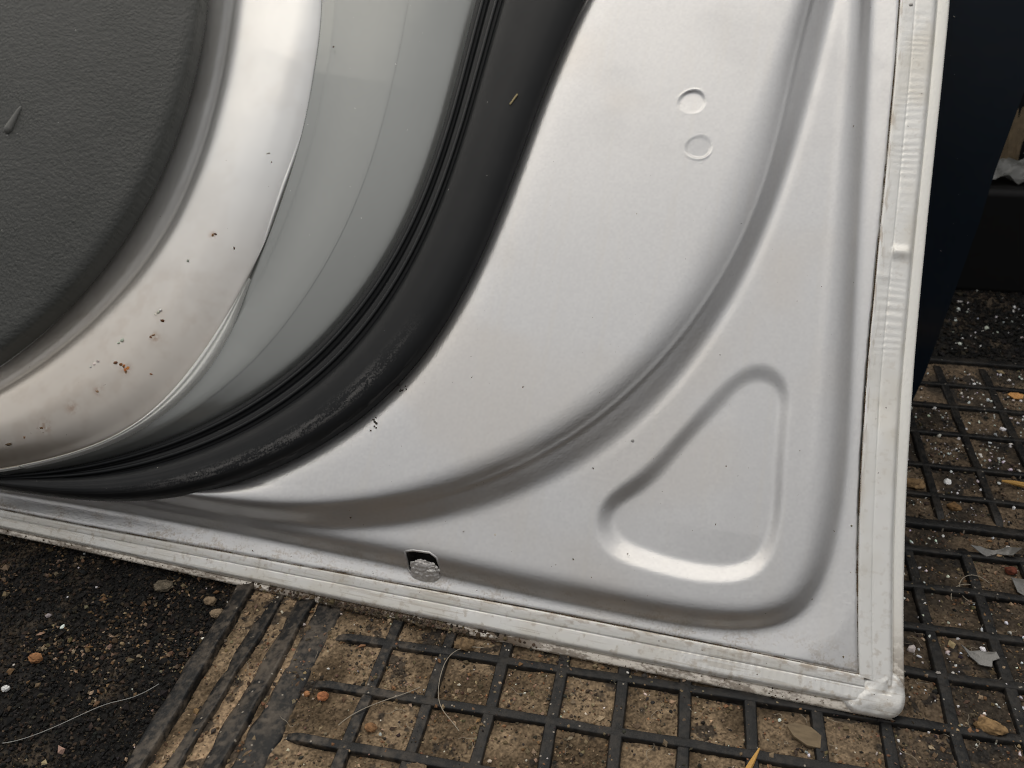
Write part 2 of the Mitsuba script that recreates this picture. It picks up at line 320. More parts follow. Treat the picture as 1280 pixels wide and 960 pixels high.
bumped('grey_foil', foil_bump, 0.00032, 2e-4, base_color=rgb(0.50, 0.48, 0.46), metallic=0.55, roughness=0.4)
bsdf('film_plastic', base_color=rgb(0.62, 0.62, 0.59), roughness=0.22, specular=0.6, clearcoat=0.6)
bsdf('vertex_dirt', base_color={'type': 'mesh_attribute', 'name': 'vertex_color'}, roughness=0.85, specular=0.25)
bsdf('vertex_grit', base_color={'type': 'mesh_attribute', 'name': 'vertex_color'}, roughness=0.45, specular=0.5)
bsdf('rust', base_color=proc(lambda p, n, uv: mix([0.30, 0.10, 0.03], [0.12, 0.05, 0.02], noise(p.x * 1500, p.y * 1500, p.z * 1500))), roughness=0.9)
bsdf('grime', base_color=proc(lambda p, n, uv: mix([0.06, 0.042, 0.028], [0.14, 0.10, 0.065], noise(p.x * 900, p.y * 900, p.z * 900))), roughness=0.95, specular=0.15)


def mat_color(p, n, uv):
    dust = smoothstep(0.36, 0.74, 0.6 * fbm(p.x * 520, p.y * 520, p.z * 520, 5) + 0.4 * fbm(p.x * 120 + 0.3 * p.y, p.y * 90, 3.0, 3))
    left = smoothstep(0.045, -0.02, p.x)
    c = mix([0.0045, 0.005, 0.0055], [0.009, 0.009, 0.009], noise(p.x * 300, p.y * 300, p.z * 300))
    c = mix(c, [0.13, 0.105, 0.08], dr.clip(dust * (0.15 + 0.55 * left), 0, 0.85))
    speck, _, k = voronoi(p.x * 260, p.y * 260)
    return mix(c, [0.42, 0.37, 0.30], dr.select((speck < 0.10) & (k > 0.9), 0.6, 0.0))


bumped('mat_rubber', lambda p, n, uv: fbm(p.x * 420, p.y * 420, p.z * 420, 3), 0.0003, 3e-4, base_color=proc(mat_color), roughness=0.46, specular=0.26)


def soil_color(p, n, uv):
    t = fbm(p.x * 55, p.y * 55, 1.0, 4)
    c = mix([0.085, 0.060, 0.036], [0.225, 0.163, 0.102], smoothstep(0.3, 0.7, t))
    c = mix(c, [0.34, 0.24, 0.15], smoothstep(0.02, -0.04, p.x) * smoothstep(0.44, 0.62, fbm(p.x * 40 + 5, p.y * 40, 3.0, 2)) * 0.9)
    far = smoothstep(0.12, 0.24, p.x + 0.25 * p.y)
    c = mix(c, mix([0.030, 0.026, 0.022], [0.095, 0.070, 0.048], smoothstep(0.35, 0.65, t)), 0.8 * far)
    c = mix(c, [0.022, 0.021, 0.020], 0.8 * smoothstep(0.64, 0.72, fbm(p.x * 120, p.y * 120, 8.0, 4)))
    return c * (0.3 + 0.75 * noise(p.x * 1500, p.y * 1500) + 0.65 * noise(p.x * 800, p.y * 800, 4.0))


bumped('soil_earth', lambda p, n, uv: fbm(p.x * 520, p.y * 520, p.z * 520, 5), 0.0036, 3e-4, base_color=proc(soil_color), roughness=0.95, specular=0.2)


def ground_color(p, n, uv):
    t = fbm(p.x * 90, p.y * 90, 2.0, 4)
    c = mix([0.005, 0.005, 0.005], [0.014, 0.012, 0.010], t)
    return mix(c, [0.10, 0.075, 0.05], 0.6 * smoothstep(0.56, 0.74, fbm(p.x * 50, p.y * 50, 5.0, 4)))


bumped('ground_black', lambda p, n, uv: fbm(p.x * 700, p.y * 700, p.z * 300, 3), 0.0018, 3e-4, base_color=proc(ground_color), roughness=0.85, specular=0.3)

# ------------------------------------------------------------------ the setting: black gritty ground under everything
gx, gy = np.linspace(-0.9, 1.3, 360), np.linspace(-0.6, 1.3, 320)
X, Y = np.meshgrid(gx, gy, indexing='ij')
Z = -0.0047 + 0.0016 * (meshkit.fbm(np.stack([X * 60, Y * 60, 0 * X], -1), 4, 3) - 0.5)
put('ground', trimesh.Trimesh(np.stack([X, Y, Z], -1).reshape(-1, 3), grid_faces(*X.shape), process=False), 'ground_black', smooth=True,
    label='black gritty ground strewn with brown crumbs under mat and door', kind='structure')
far = trimesh.creation.box([40, 40, 0.02], transform=trimesh.transformations.translation_matrix([0, 0, -0.022]))
put('ground_plain', far, 'ground_black', label='dark open ground reaching away behind everything', kind='structure')

# ------------------------------------------------------------------ the door
door = thing('car_door', 'silver car door corner with black seal and dark trim, leaning on dirty rubber mats', 'car door')

# --- inner panel: one pressed sheet
gx, gy = np.arange(-474, 3.0, 0.6), np.arange(2.0, 356, 0.6)
X, Y = np.meshgrid(gx, gy, indexing='ij')
PTS = np.stack([X.ravel(), Y.ravel()], -1)


def signed(c, corner):
    """Distance to an open curve that runs from the top to the left; positive on its upper left side."""
    d = cKDTree(c).query(PTS)[0]
    poly = shapely.Polygon(np.vstack([c, corner]))
    return np.where(shapely.contains_xy(poly, PTS[:, 0], PTS[:, 1]), d, -d).reshape(X.shape)


far_corner = [[-1200, c] for c in (0, 900)] + [[-60, 900]]
NAMES, LEVEL = ['s2out', 's2in', 's1out', 's1line', 's1in'], [1.0, 8.7, 8.7, 15.2, 21.4]
D = [signed(curve(k, 3000), far_corner) for k in NAMES]
D[4], D[1] = D[4] - 5.5 * np.clip((Y - 25) / 40, 0, 1), D[1] - 3.6 * np.clip((X + 330) / 120, 0, 1)   # wide soft shoulders
D[2] = np.minimum(D[2], D[1] - 0.2)
Hh = np.full(X.shape, LEVEL[0]) + 2.3 * np.clip(-D[0] / 13, 0, 1.1)
for k in range(4):
    a, b = D[k], D[k + 1]
    t = np.clip(a / np.maximum(a - np.minimum(b, 0), 1e-6), 0, 1)
    t = np.where(a <= 0, 0, np.where(b >= 0, 1, t))
    ease = (1 - (1 - t) ** 2.0, t, 0.5 * t + 0.5 * t * t * (3 - 2 * t), 1 - (1 - t) ** 2.6)[k]
    Hh = Hh + (LEVEL[k + 1] - LEVEL[k]) * ease
tri_o, tri_i = closed_curve('tri_o'), closed_curve('tri_i')
do, di = cKDTree(tri_o).query(PTS)[0].reshape(X.shape), cKDTree(tri_i).query(PTS)[0].reshape(X.shape)
ino = shapely.contains_xy(shapely.Polygon(tri_o), PTS[:, 0], PTS[:, 1]).reshape(X.shape)
ini = shapely.contains_xy(shapely.Polygon(tri_i), PTS[:, 0], PTS[:, 1]).reshape(X.shape)
t = np.where(ini, 1, np.where(ino, do / np.maximum(do + di, 1e-6), 0))
t = np.clip((t - 0.18) / 0.66, 0, 1)
t = 0.4 * t + 0.6 * t * t * (3 - 2 * t)
Hh = gaussian_filter(Hh, 2.5)
Hh = Hh - 4.9 * t * (1 - 0.45 * np.clip((X + 100) / 34, 0, 1) * np.clip((Y - 20) / 40, 0.3, 1))
Hh = gaussian_filter(Hh, 1.1)
# a low bead along the upper edge of the big step, and gentle waves of thin sheet
Hh = Hh + 0.34 * np.exp(-((D[3] - 0.4) / 1.0) ** 2) * np.clip((Y - 30) / 40, 0.2, 1)
Hh = Hh + 0.5 * (meshkit.fbm(np.stack([X / 75, Y / 75, 0 * X], -1), 2, 11) - 0.5)
fade = np.clip((Y - 60) / 60, 0, 1)
Hh = Hh - 0.55 * fade * np.exp(-((D[2] + 1.0) / 2.6) ** 2) + 0.30 * fade * np.exp(-((D[1] - 0.5) / 2.4) ** 2)
ds = -signed(curve('sealout', 3000), far_corner)                     # the sheet dips under the seal
Hh = Hh - 5.0 * np.exp(-np.maximum(ds, 0) / 4.5) * np.clip((D[3] - 2) / 10, 0, 1)
# two round press marks
for cx, cy, r, tx, ty in ((-104.6, 251.3, 5.9, 0.10, 0.42), (-98.5, 227.9, 5.6, 0.05, -0.30)):
    r0 = np.hypot(X - cx, Y - cy) * (1 + 0.03 * np.sin(3 * np.arctan2(Y - cy, X - cx) + 1))
    inside = 1 / (1 + np.exp((r0 - r) / 0.28))
    Hh = Hh + inside * (-0.55 - 0.16 * (ty * (Y - cy) + tx * (X - cx))) + 0.5 * np.exp(-((r0 - r - 0.35) / 0.6) ** 2) * (0.12 + 0.88 * np.clip(np.sign(ty) * (Y - cy) / r, 0, 1))
# groove where the folded hem lies on the sheet
hem_b, hem_r = curve('hemin_b', 1500), curve('hemin_r', 1500)
dh = np.minimum(cKDTree(hem_b).query(PTS)[0], cKDTree(hem_r).query(PTS)[0]).reshape(X.shape)
Hh = Hh - 0.7 * np.exp(-(dh / 0.7) ** 2)
inner_side = shapely.Polygon(np.vstack([hem_b[::-1], hem_r[::-1], [[-8, 420], [-520, 420]]])).buffer(0)
Hh = np.where(shapely.contains_xy(inner_side, PTS[:, 0], PTS[:, 1]).reshape(X.shape), Hh, Hh - np.clip(dh * 3, 0, 3.2))
# drain hole with its ragged rim
HOLE = np.array([(-200, 27.8), (-196, 28.9), (-188, 29.2), (-184.7, 27.7), (-183.2, 24.4), (-183.3, 19.9), (-187.8, 18.3), (-195.3, 17.7), (-198.3, 20.6)])
hole = shapely.Polygon(HOLE).buffer(-0.8).buffer(0.8)
inhole = shapely.contains_xy(hole, PTS[:, 0], PTS[:, 1]).reshape(X.shape)
H0 = Hh.copy()
keep_poly = shapely.Polygon(np.vstack([curve('hemout_b', 300)[::-1], curve('hemout_r', 300)[::-1], [[-2, 420], [-520, 420]]])).buffer(-1.0)
rim_c = mixc(curve('sealflat', 600), curve('sealout', 600), 0.3)
under = shapely.Polygon(np.vstack([rim_c, [[-900, 0], [-900, 900], [-330, 900]]]))
keep = shapely.contains_xy(keep_poly, PTS[:, 0], PTS[:, 1]) & ~shapely.contains_xy(under, PTS[:, 0], PTS[:, 1]) & ~inhole.ravel()
sheet = trimesh.Trimesh(W(X, Y, Hh).reshape(-1, 3), grid_faces(*X.shape, keep.reshape(X.shape)), process=False)
sheet.remove_unreferenced_vertices()
put('inner_panel', sheet, 'silver_paint', door, smooth=True, label='pressed silver inner sheet with a sunken rounded triangle and two round marks')


def height_at(x, y):
    i, j = np.clip(((np.asarray(x) + 474) / 0.6).astype(int), 0, len(gx) - 1), np.clip(((np.asarray(y) - 2) / 0.6).astype(int), 0, len(gy) - 1)
    return Hh[i, j]


# --- outer skin: closed plate behind, its lip in front of the sheet, the folded hems and the soldered corner
eb, er = curve('edge_b', 300), curve('edge_r', 300)
outline = shapely.Polygon(np.vstack([eb[::-1], er[::-1], [[-10, 372], [-474, 372]]])).buffer(0).buffer(-9)
plate = trimesh.creation.extrude_polygon(outline, 0.7, engine='earcut')
pv = np.array(plate.vertices)
put('outer_skin', trimesh.Trimesh(W(pv[:, 0], pv[:, 1], pv[:, 2] - 9.2), plate.faces, process=False), 'back_metal', door)


def hem(inner, outer, n, extra=None):
    a, b = curve(inner, n), curve(outer, n)
    ts = (0, 0.015, 0.05, 0.12, 0.36, 0.41, 0.46, 0.82, 0.94, 1.0, 0.99)
    return loft([mixc(a, b, q) for q in ts], [1.9, 3.0, 3.35, 3.4, 3.1, 2.85, 3.0, 3.1, 2.4, 0.9, 0.0], 4, extra)


def hem_b_extra(u, v, xy):
    x = xy[..., 0]
    o = 0.25 * (meshkit.fbm(np.stack([x / 9, u * 3, 0 * x], -1), 3, 2) - 0.5)
    ripple = 0.14 * np.sin(x * 2.1 + 3 * u) * np.exp(-((x + 60) / 22) ** 2) + 0.12 * np.sin(x * 2.4) * np.exp(-((x + 20) / 12) ** 2)
    return (o + ripple) * np.sin(np.pi * np.clip(u, 0, 1))


def hem_r_extra(u, v, xy):
    y = xy[..., 1]
    o = 0.3 * (meshkit.fbm(np.stack([y / 10, u * 3, 0 * y], -1), 3, 4) - 0.5)
    amp = 0.07 * np.exp(-((y - 250) / 38) ** 2) + 0.10 * np.exp(-((y - 163) / 17) ** 2) + 0.035 * np.exp(-((y - 310) / 20) ** 2)
    wave = np.sin(y * 1.75 + 2.2 * np.sin(y * 0.21) + 1.6 * np.sin(5 * u + y * 0.05)) * (0.5 + meshkit.noise(np.stack([y / 5, u * 4, 0 * y], -1), 77)) * amp * np.exp(-((u - 0.55) / 0.30) ** 2)
    bump = 1.5 * np.exp(-(((y - 192.5) / 2.6) ** 2 + ((u - 0.62) / 0.16) ** 2)) + 0.5 * np.exp(-((y - 181) / 2.0) ** 2) * np.exp(-((u - 0.3) / 0.3) ** 2) * 0.6
    step = -1.6 / (1 + np.exp((y - 119) / -4.5)) * np.clip(1 - (y - 121) / 75, 0, 1) * (y > 90) * np.sin(np.pi * np.clip(u * 0.9 + 0.05, 0, 1))
    return (o + wave) * np.sin(np.pi * np.clip(u, 0, 1)) + bump + step


for nm, i, o, n, ex in (('hem_flange', 'hemin_b', 'hemout_b', 900, hem_b_extra), ('hem_flange', 'hemin_r', 'hemout_r', 900, hem_r_extra)):
    m, uv = hem(i, o, n, ex)
    put(nm, m, 'hem_paint', door, smooth=True, label='folded lower hem, scuffed and dirty' if i == 'hemin_b' else 'folded right hem with fine ripples and a small dimple')
for i, o in (('hemout_b', 'edge_b'), ('hemout_r', 'edge_r')):
    a, b = curve(i, 400), curve(o, 400)
    m, uv = loft([mixc(a, b, -0.25), mixc(a, b, -0.05), mixc(a, b, 0.2), mixc(a, b, 0.55), mixc(a, b, 0.85), b, mixc(a, b, 1.0), mixc(a, b, 0.8), mixc(a, b, -1.2)], [-0.5, 0.3, 0.75, 0.85, 0.7, -0.1, -1.2, -2.0, -9.0], 5)
    put('skin_lip', m, 'lip_paint', door, smooth=True)
CAP = np.array([(-13.5, 10.5), (-14.2, 4.8), (-11.4, 0.8), (-4.4, 0.0), (1.0, 0.2), (5.4, 1.6), (8.0, 5.6), (8.2, 10.8), (6.4, 15.2), (3.5, 17.6), (-3.6, 16.6), (-10.2, 13.6)])
s = np.r_[0, np.cumsum(np.linalg.norm(np.diff(np.vstack([CAP, CAP[:1]]), axis=0), axis=1))]
ring = CubicSpline(s / s[-1], np.vstack([CAP, CAP[:1]]), bc_type='periodic')(np.linspace(0, 1, 120, endpoint=False))
cen, rows, hs = np.array([-3.2, 8.2]), [], []
for q, hgt in ((1.0, -1.2), (1.0, 0.2), (0.98, 1.3), (0.93, 2.2), (0.84, 2.9), (0.66, 3.25), (0.4, 3.4), (0.02, 3.4)):
    rows.append(np.vstack([ring, ring[:1]]) * q + cen * (1 - q))
    hs.append(hgt)


def cap_extra(u, v, xy):
    x, y = xy[..., 0], xy[..., 1]
    return np.clip(u * 2.2, 0, 1) * (1.5 * (meshkit.fbm(np.stack([x / 5.5, y / 5.5, 0 * x], -1), 3, 8) - 0.5) - 0.55 * np.exp(-((x - y * 0.3 + 1.5) / 1.2) ** 2) * (y > 9) - 1.9 * np.clip((y - 8 - (x + 3) - 2.5) / 9, 0, 1))


m, uv = loft(rows, hs, 4, cap_extra)
put('corner_cap', m, 'hem_paint', door, smooth=True, label='lumpy soldered corner where both hems meet')

# grime packed into the hem seams, ball of sealant, foil lump in the drain hole
for k, c, lo, hi in ((0, 'hemin_b', 0.0, 0.98), (1, 'hemin_r', 0.0, 0.98), (2, 'hemout_b', 0.03, 0.98), (3, 'hemout_r', 0.0, 0.9)):
    q = curve(c, 700, lo, hi)
    wob = meshkit.fbm(np.stack([q[:, 0] / 6, q[:, 1] / 6, 0 * q[:, 0] + k], -1), 4, 21 + k)
    q = q + 0.25 * (meshkit.noise(np.stack([q[:, 0], q[:, 1], 0 * q[:, 0]], -1), 5)[:, None] - 0.5)
    P = W(q[:, 0], q[:, 1], 2.5 if k < 2 else 0.2)
    put('seam_grime', tube(P, MM * np.clip(0.1 + 0.8 * (wob - 0.42), 0.04, 0.42) * (1.0 if k < 2 else 0.9), 5), 'grime', door)
b = trimesh.creation.icosphere(subdivisions=3, radius=1.05)
put('sealant_ball', trimesh.Trimesh(np.array(b.vertices) * MM + W(-11.7, 321, 2.9), b.faces, process=False), 'grey_foil', door, smooth=True, label='small grey ball near the top of the right hem')
ho = np.array(hole.exterior.coords)
s = np.r_[0, np.cumsum(np.linalg.norm(np.diff(ho, axis=0), axis=1))]
ho = np.stack([np.interp(np.linspace(0, s[-1], 121), s, ho[:, k]) for k in (0, 1)], -1)
hz = gaussian_filter(height_at(ho[:, 0], ho[:, 1]), 3, mode='wrap')
bsdf('cavity_dark', base_color=rgb(0.07, 0.065, 0.06), roughness=0.9, specular=0.1)
put('drain_rim', tube(W(ho[:, 0], ho[:, 1], hz - 0.25), 0.62 * MM, 10, caps=False), 'silver_paint', door, smooth=True, label='rounded edge of the slot in the lower step')
rows = [ho, ho, mixc(ho, ho.mean(0), 0.98)]
m, uv = loft(rows, [hz - 0.1, hz * 0 - 8, hz * 0 - 8], 2)
put('drain_cavity', m, 'cavity_dark', door)
b = trimesh.creation.icosphere(subdivisions=5, radius=1.0)
bv = np.array(b.vertices)
bv = np.sign(bv) * np.abs(bv) ** 0.8
bv = bv * (1 + 0.5 * (meshkit.fbm(bv * 2.2 + 3, 4, 31) - 0.5)[:, None] + 0.2 * (meshkit.noise(bv * 6, 33) - 0.5)[:, None])
put('drain_plug', trimesh.Trimesh(W(-190.0 + bv[:, 0] * 6.4, 21.0 + bv[:, 1] * 4.6 - 0.1 * bv[:, 0], 3.4 + 2.4 * bv[:, 1] + bv[:, 2] * 2.2), b.faces, process=False), 'grey_foil', door, smooth=True,
    label='crumpled grey metallic lump stuck in the drain slot')

# --- window-side frame: rolled rim, grey band, seal, dark trim
N = 420
t_, a_, e_, si, sf, so = (curve(k, N) for k in ('trim', 'rimdark', 'rimedge', 'sealin', 'sealflat', 'sealout'))
rim_rows = [mixc(t_, a_, -0.12), t_, mixc(t_, a_, 0.3), mixc(t_, a_, 0.65), a_, mixc(a_, e_, 0.22), mixc(a_, e_, 0.5), mixc(a_, e_, 0.75), mixc(a_, e_, 0.92), e_, mixc(a_, e_, 0.985), mixc(a_, e_, 0.9)]


def rim_extra(u, v, xy):
    return 0.5 * (meshkit.fbm(np.stack([xy[..., 0] / 40, xy[..., 1] / 40, 0 * u], -1), 3, 41) - 0.5)


vv = np.linspace(0, 1, N)
free = np.clip((vv - 0.36) / 0.16, 0, 1) ** 2                       # the rim's right edge comes free of the band lower down
lean = np.clip((vv - 0.22) / 0.34, 0, 1)
rim_h = [20, 20.5, 22.5, 28.0, 36.5, mixc(42.0, 41.4, lean), mixc(44.0, 42.4, lean), mixc(43.6, 39.4, lean), mixc(40.6, 34.6, lean), mixc(37.0, 31.4, lean)]
m, uv = loft(rim_rows, rim_h + [mixc(36.0, 28.0, free), mixc(35.5, 25.0, free)], 6, rim_extra)
put('frame_rim', m, 'rim_paint', door, smooth=True, label='rounded pale metal rim with rust flecks beside the dark trim')
m, uv = loft([mixc(e_, si, -0.05), mixc(e_, si, 0.05), mixc(e_, si, 0.2), mixc(e_, si, 0.45), mixc(e_, si, 0.7), mixc(e_, si, 0.9), si, mixc(si, sf, 0.6)], [rim_h[9] + mixc(0.7, -3.0, free), rim_h[9] + mixc(-1.2, -3.2, free), mixc(33.8, 27.4, lean), mixc(30.6, 25.6, lean), mixc(25.2, 21.8, lean), 18.0, 13.5, 12], 6)
BAND_H = [rim_h[9] + mixc(-1.2, -3.2, free), mixc(33.8, 27.4, lean), mixc(30.6, 25.6, lean), mixc(28.2, 23.9, lean)]
m2, uv2 = loft([mixc(e_, si, x) for x in (0.09, 0.2, 0.45, 0.575)], [h + 0.35 for h in BAND_H], 6)
put('protective_film', m2, 'band_film', door, smooth=True, label='strip of clear film lightening the left half of the grey band')
put('frame_band', m, 'band_paint', door, smooth=True, label='smooth glossy grey band between pale rim and black seal')
lo, hi = 0.49, 0.985
e2, s2 = curve('rimedge', 300, lo, hi), curve('sealin', 300, lo, hi)
v = np.linspace(0, 1, 300)
wid = np.clip(0.05 + 0.95 * np.exp(-((v - 0.22) / 0.18) ** 2), 0, 1) * np.clip(v / 0.12, 0.12, 1)
nrm = np.gradient(e2, axis=0)
nrm = np.stack([-nrm[:, 1], nrm[:, 0]], -1) / np.linalg.norm(nrm, axis=1, keepdims=True)
nrm *= np.sign((nrm * (s2 - e2)).sum(1))[:, None]
film_rows = [e2 + nrm * (o + wid * s)[:, None] for o, s in ((-0.5, -1.2), (-0.3, -0.2), (-0.1, 0.9), (0.05, 1.7), (0.2, 2.6), (0.3, 3.8), (0.25, 4.1))]
m, uv = loft(film_rows, [31.4, 32.5, 32.7, 31.8, 31.9, 30.4, 28.0], 5)
put('film_edge', m, 'film_plastic', door, smooth=True, label='curled pale strip of film along the lower rim edge')

seal_rows = [mixc(si, sf, x) for x in (-0.05, 0.04, 0.16, 0.32, 0.46, 0.56, 0.72, 0.84, 1.0)] + [mixc(sf, so, x) for x in (0.2, 0.5, 0.72, 0.88, 0.97, 1.0, 0.97)]
seal_h = [14, 20.5, 21.2, 19, 21.4, 21.4, 20.0, 23.0, 26.0, 27.2, 27.4, 26.6, 24.4, 21.6, 19.0, 17.0]
m, uv = loft(seal_rows, seal_h, 5)
seal = put('door_seal', m, 'seal_rubber', door, smooth=True, uv=uv, label='broad black rubber seal with chalky scuffs')
for x, hgt, r in ((0.24, 21.3, 0.95), (0.62, 21.6, 1.05)):
    c = mixc(si, sf, x)
    put('rib', tube(W(c[:, 0], c[:, 1], hgt), r * MM, 10), 'rib_rubber', seal, smooth=True)

tx, ty = np.arange(-640, -250, 1.5), np.arange(-30, 400, 1.5)
TX, TY = np.meshgrid(tx, ty, indexing='ij')
tp = np.stack([TX.ravel(), TY.ravel()], -1)
tline = curve('trim', 900)
tpoly = shapely.Polygon(np.vstack([tline, [[-900, 0], [-900, 900], [-390, 900]]]))
td = cKDTree(tline).query(tp)[0]
tin = shapely.contains_xy(tpoly, tp[:, 0], tp[:, 1])
rows = []
nrm = np.gradient(curve('trim', N), axis=0)
nrm = np.stack([-nrm[:, 1], nrm[:, 0]], -1) / np.linalg.norm(nrm, axis=1, keepdims=True)
if nrm[0, 0] > 0:
    nrm = -nrm
# the trim panel is a loft of inward offsets of its edge: rolled edge, then a gentle crown
offs = np.array([0.6, 0.1, 0.0, 0.6, 2.0, 5.0, 12.0, 26.0, 46.0, 70.0, 95.0])
hts = [23.0, 26.0, 29.0, 31.6, 33.2, 34.6, 31.6, 33.5, 35.5, 37.0, 38.0]
TCEN = np.array([-660.0, 430.0])
m, uv = loft([t_ + nrm * o for o in offs[:6]] + [mixc(t_ + nrm * 5, TCEN, q) for q in (0.05, 0.12, 0.25, 0.45, 0.7, 0.98)], list(hts[:6]) + [36, 38, 40, 41.5, 42, 42], 4)
put('trim_panel', m, 'trim_plastic', door, smooth=True, label='dark grey grained plastic trim at the upper left')
tv = np.array(m.vertices) / MM - ORIGIN
txyw = np.stack([tv @ EX, tv @ EY, tv @ EN], -1)
drip_w = txyw[cKDTree(txyw[:, :2]).query([-461, 211])[1], 2]
bsdf('drip_grey', base_color=rgb(0.13, 0.13, 0.122), roughness=0.55, specular=0.3)
dy = np.linspace(0, 1, 24)
dxy = np.stack([-460.5 + 3.0 * dy, 202.5 + 17 * dy], -1)
dw = gaussian_filter(txyw[cKDTree(txyw[:, :2]).query(dxy)[1], 2], 3, mode='nearest')
m = tube(W(dxy[:, 0], dxy[:, 1], dw + 0.1), MM * np.interp(dy, [0, 0.04, 0.14, 0.3, 0.6, 0.9, 1], [0.4, 1.6, 2.3, 2.0, 1.5, 1.0, 0.3]), 12)
put('dried_drip', m, 'drip_grey', door, smooth=True)



# --- flecks on the door
def flecks(name, spots, size, colors, parent, wfun, label=None, base=ICO, flat=0.8):
    spots = np.array(spots, float)
    P = W(spots[:, 0], spots[:, 1], wfun(spots))
    m, c = grains(P, np.asarray(size) * MM, pick(colors, len(P)), base, flat)
    return put(name, m, 'vertex_dirt', parent, color=c, kind='stuff', label=label)


RUST = [(-340.6, 84.7), (-341.5, 83.6), (-342.6, 85.1), (-339.6, 85.4), (-343.6, 85.9), (-346.4, 86.5), (-329.3, 84.1), (-339.7, 80.1), (-349.2, 75.6), (-352.3, 71.9), (-350.4, 74.4), (-357.9, 66.5), (-361.5, 64), (-366.5, 59.4), (-368.7, 57.2), (-367.4, 58.6), (-375, 51.7),
        (-379, 50.1), (-384.9, 45.7), (-392.3, 41), (-332.9, 100.9), (-331.9, 102.0), (-329.1, 109.4), (-321.5, 115), (-372.4, 53), (-316, 154.4), (-315, 155.2), (-377, 51), (-382, 48), (-305, 150), (-300, 163), (-298, 196), (-284, 264)]
rim_pts = np.vstack([np.array(r)[::4] for r in rim_rows[3:10]])
rim_w = np.concatenate([np.broadcast_to(h, N)[::4] for h in rim_h[3:10]])
rim_tree = cKDTree(rim_pts)


def rim_height(sp):
    d, i = rim_tree.query(sp, k=6)
    wgt = 1 / (d + 0.5) ** 2
    return (rim_w[i] * wgt).sum(1) / wgt.sum(1)


flecks('rust_flecks', RUST, rng.uniform(0.7, 1.45, len(RUST)), [(0.15, 0.08, 0.042), (0.10, 0.058, 0.035), (0.20, 0.09, 0.04)], door, rim_height, 'row of brown rust flecks on the pale rim')
chip = np.array([(-340.4, 84.9), (-341.4, 84.1), (-339.4, 84.6), (-342.2, 85.6)])
flecks('rust_chip', chip, [1.5, 1.1, 1.2, 0.9], [(0.42, 0.15, 0.04)], door, lambda s: rim_height(s) + 0.4, 'bright orange rust chip on the pale rim')
PALE = [(-333.3, 111.7), (-332.3, 113), (-331.5, 114.1), (-348.2, 95.9), (-346.8, 97.4), (-359.1, 82.5), (-357.6, 84.2), (-356.2, 85.8), (-373.7, 51.9), (-300, 200), (-325, 140)]
flecks('pale_scrapes', PALE, rng.uniform(0.7, 1.1, len(PALE)), [(0.55, 0.53, 0.48)], door, rim_height)
n = 240
sp = np.stack([rng.uniform(-330, -12, n), np.abs(rng.normal(0, 1, n)) ** 1.5 * 90 + 13], -1)
sp = sp[shapely.contains_xy(keep_poly.buffer(-2), sp[:, 0], sp[:, 1]) & (sp[:, 1] < 345)]
so_poly = shapely.Polygon(np.vstack([curve('sealout', 600), [[-1200, 0], [-1200, 900], [-100, 900]]]))
sp = sp[~shapely.contains_xy(so_poly, sp[:, 0], sp[:, 1])]
flecks('dirt_specks', sp, rng.gamma(1.3, 0.11, len(sp)) + 0.07, [(0.12, 0.085, 0.055), (0.18, 0.13, 0.09), (0.08, 0.06, 0.045), (0.40, 0.38, 0.35)], door, lambda s: height_at(s[:, 0], s[:, 1]) - 0.02, 'small dark dirt specks on the silver sheet')
q = np.stack([rng.normal(-222, 0.9, 9), rng.normal(79.8, 1.4, 9)], -1)
q2 = np.stack([rng.normal(-213, 2.2, 7), rng.normal(99, 1.6, 7)], -1)
q = np.vstack([q, q2])
flecks('dirt_crumbs', q, rng.uniform(0.35, 0.7, len(q)), [(0.035, 0.03, 0.025)], door, lambda s: height_at(s[:, 0], s[:, 1]) + 0.2, 'dark crumbs beside the lower edge of the seal')
straw_p = W(np.linspace(-189.3, -186.6, 5), np.linspace(241.8, 247.6, 5), 27.5)
bsdf('straw_dry', base_color=rgb(0.36, 0.29, 0.15), roughness=0.6)
put('straw_bit', tube(straw_p, 0.45 * MM, 5), 'straw_dry', label='tiny pale straw lying on the black door seal', cat='straw')
# soil smeared on the outer lip, left of centre
n = 1000
xs = rng.normal(-205, 34, n)
xs = np.where(rng.random(n) < 0.3, rng.uniform(-440, 0, n), xs)
oc, ec = curve('hemout_b', 900), curve('edge_b', 900)
tt = rng.uniform(0.0, 1.1, n)
yo, ye = np.interp(xs, oc[::-1, 0], oc[::-1, 1]), np.interp(xs, ec[::-1, 0], ec[::-1, 1])
sp = np.stack([xs, yo * (1 - tt) + ye * tt], -1)
flecks('lip_soil', sp, np.where(np.abs(xs + 205) < 70, rng.gamma(2, 0.22, n) + 0.12, rng.gamma(2, 0.1, n) + 0.1), [(0.07, 0.05, 0.033), (0.11, 0.08, 0.05), (0.045, 0.034, 0.025)], door, lambda s: np.clip(1.0 - 2.0 * np.abs(tt - 0.5) ** 2 * 2, -0.4, 1), 'dark soil caked on the lower lip')

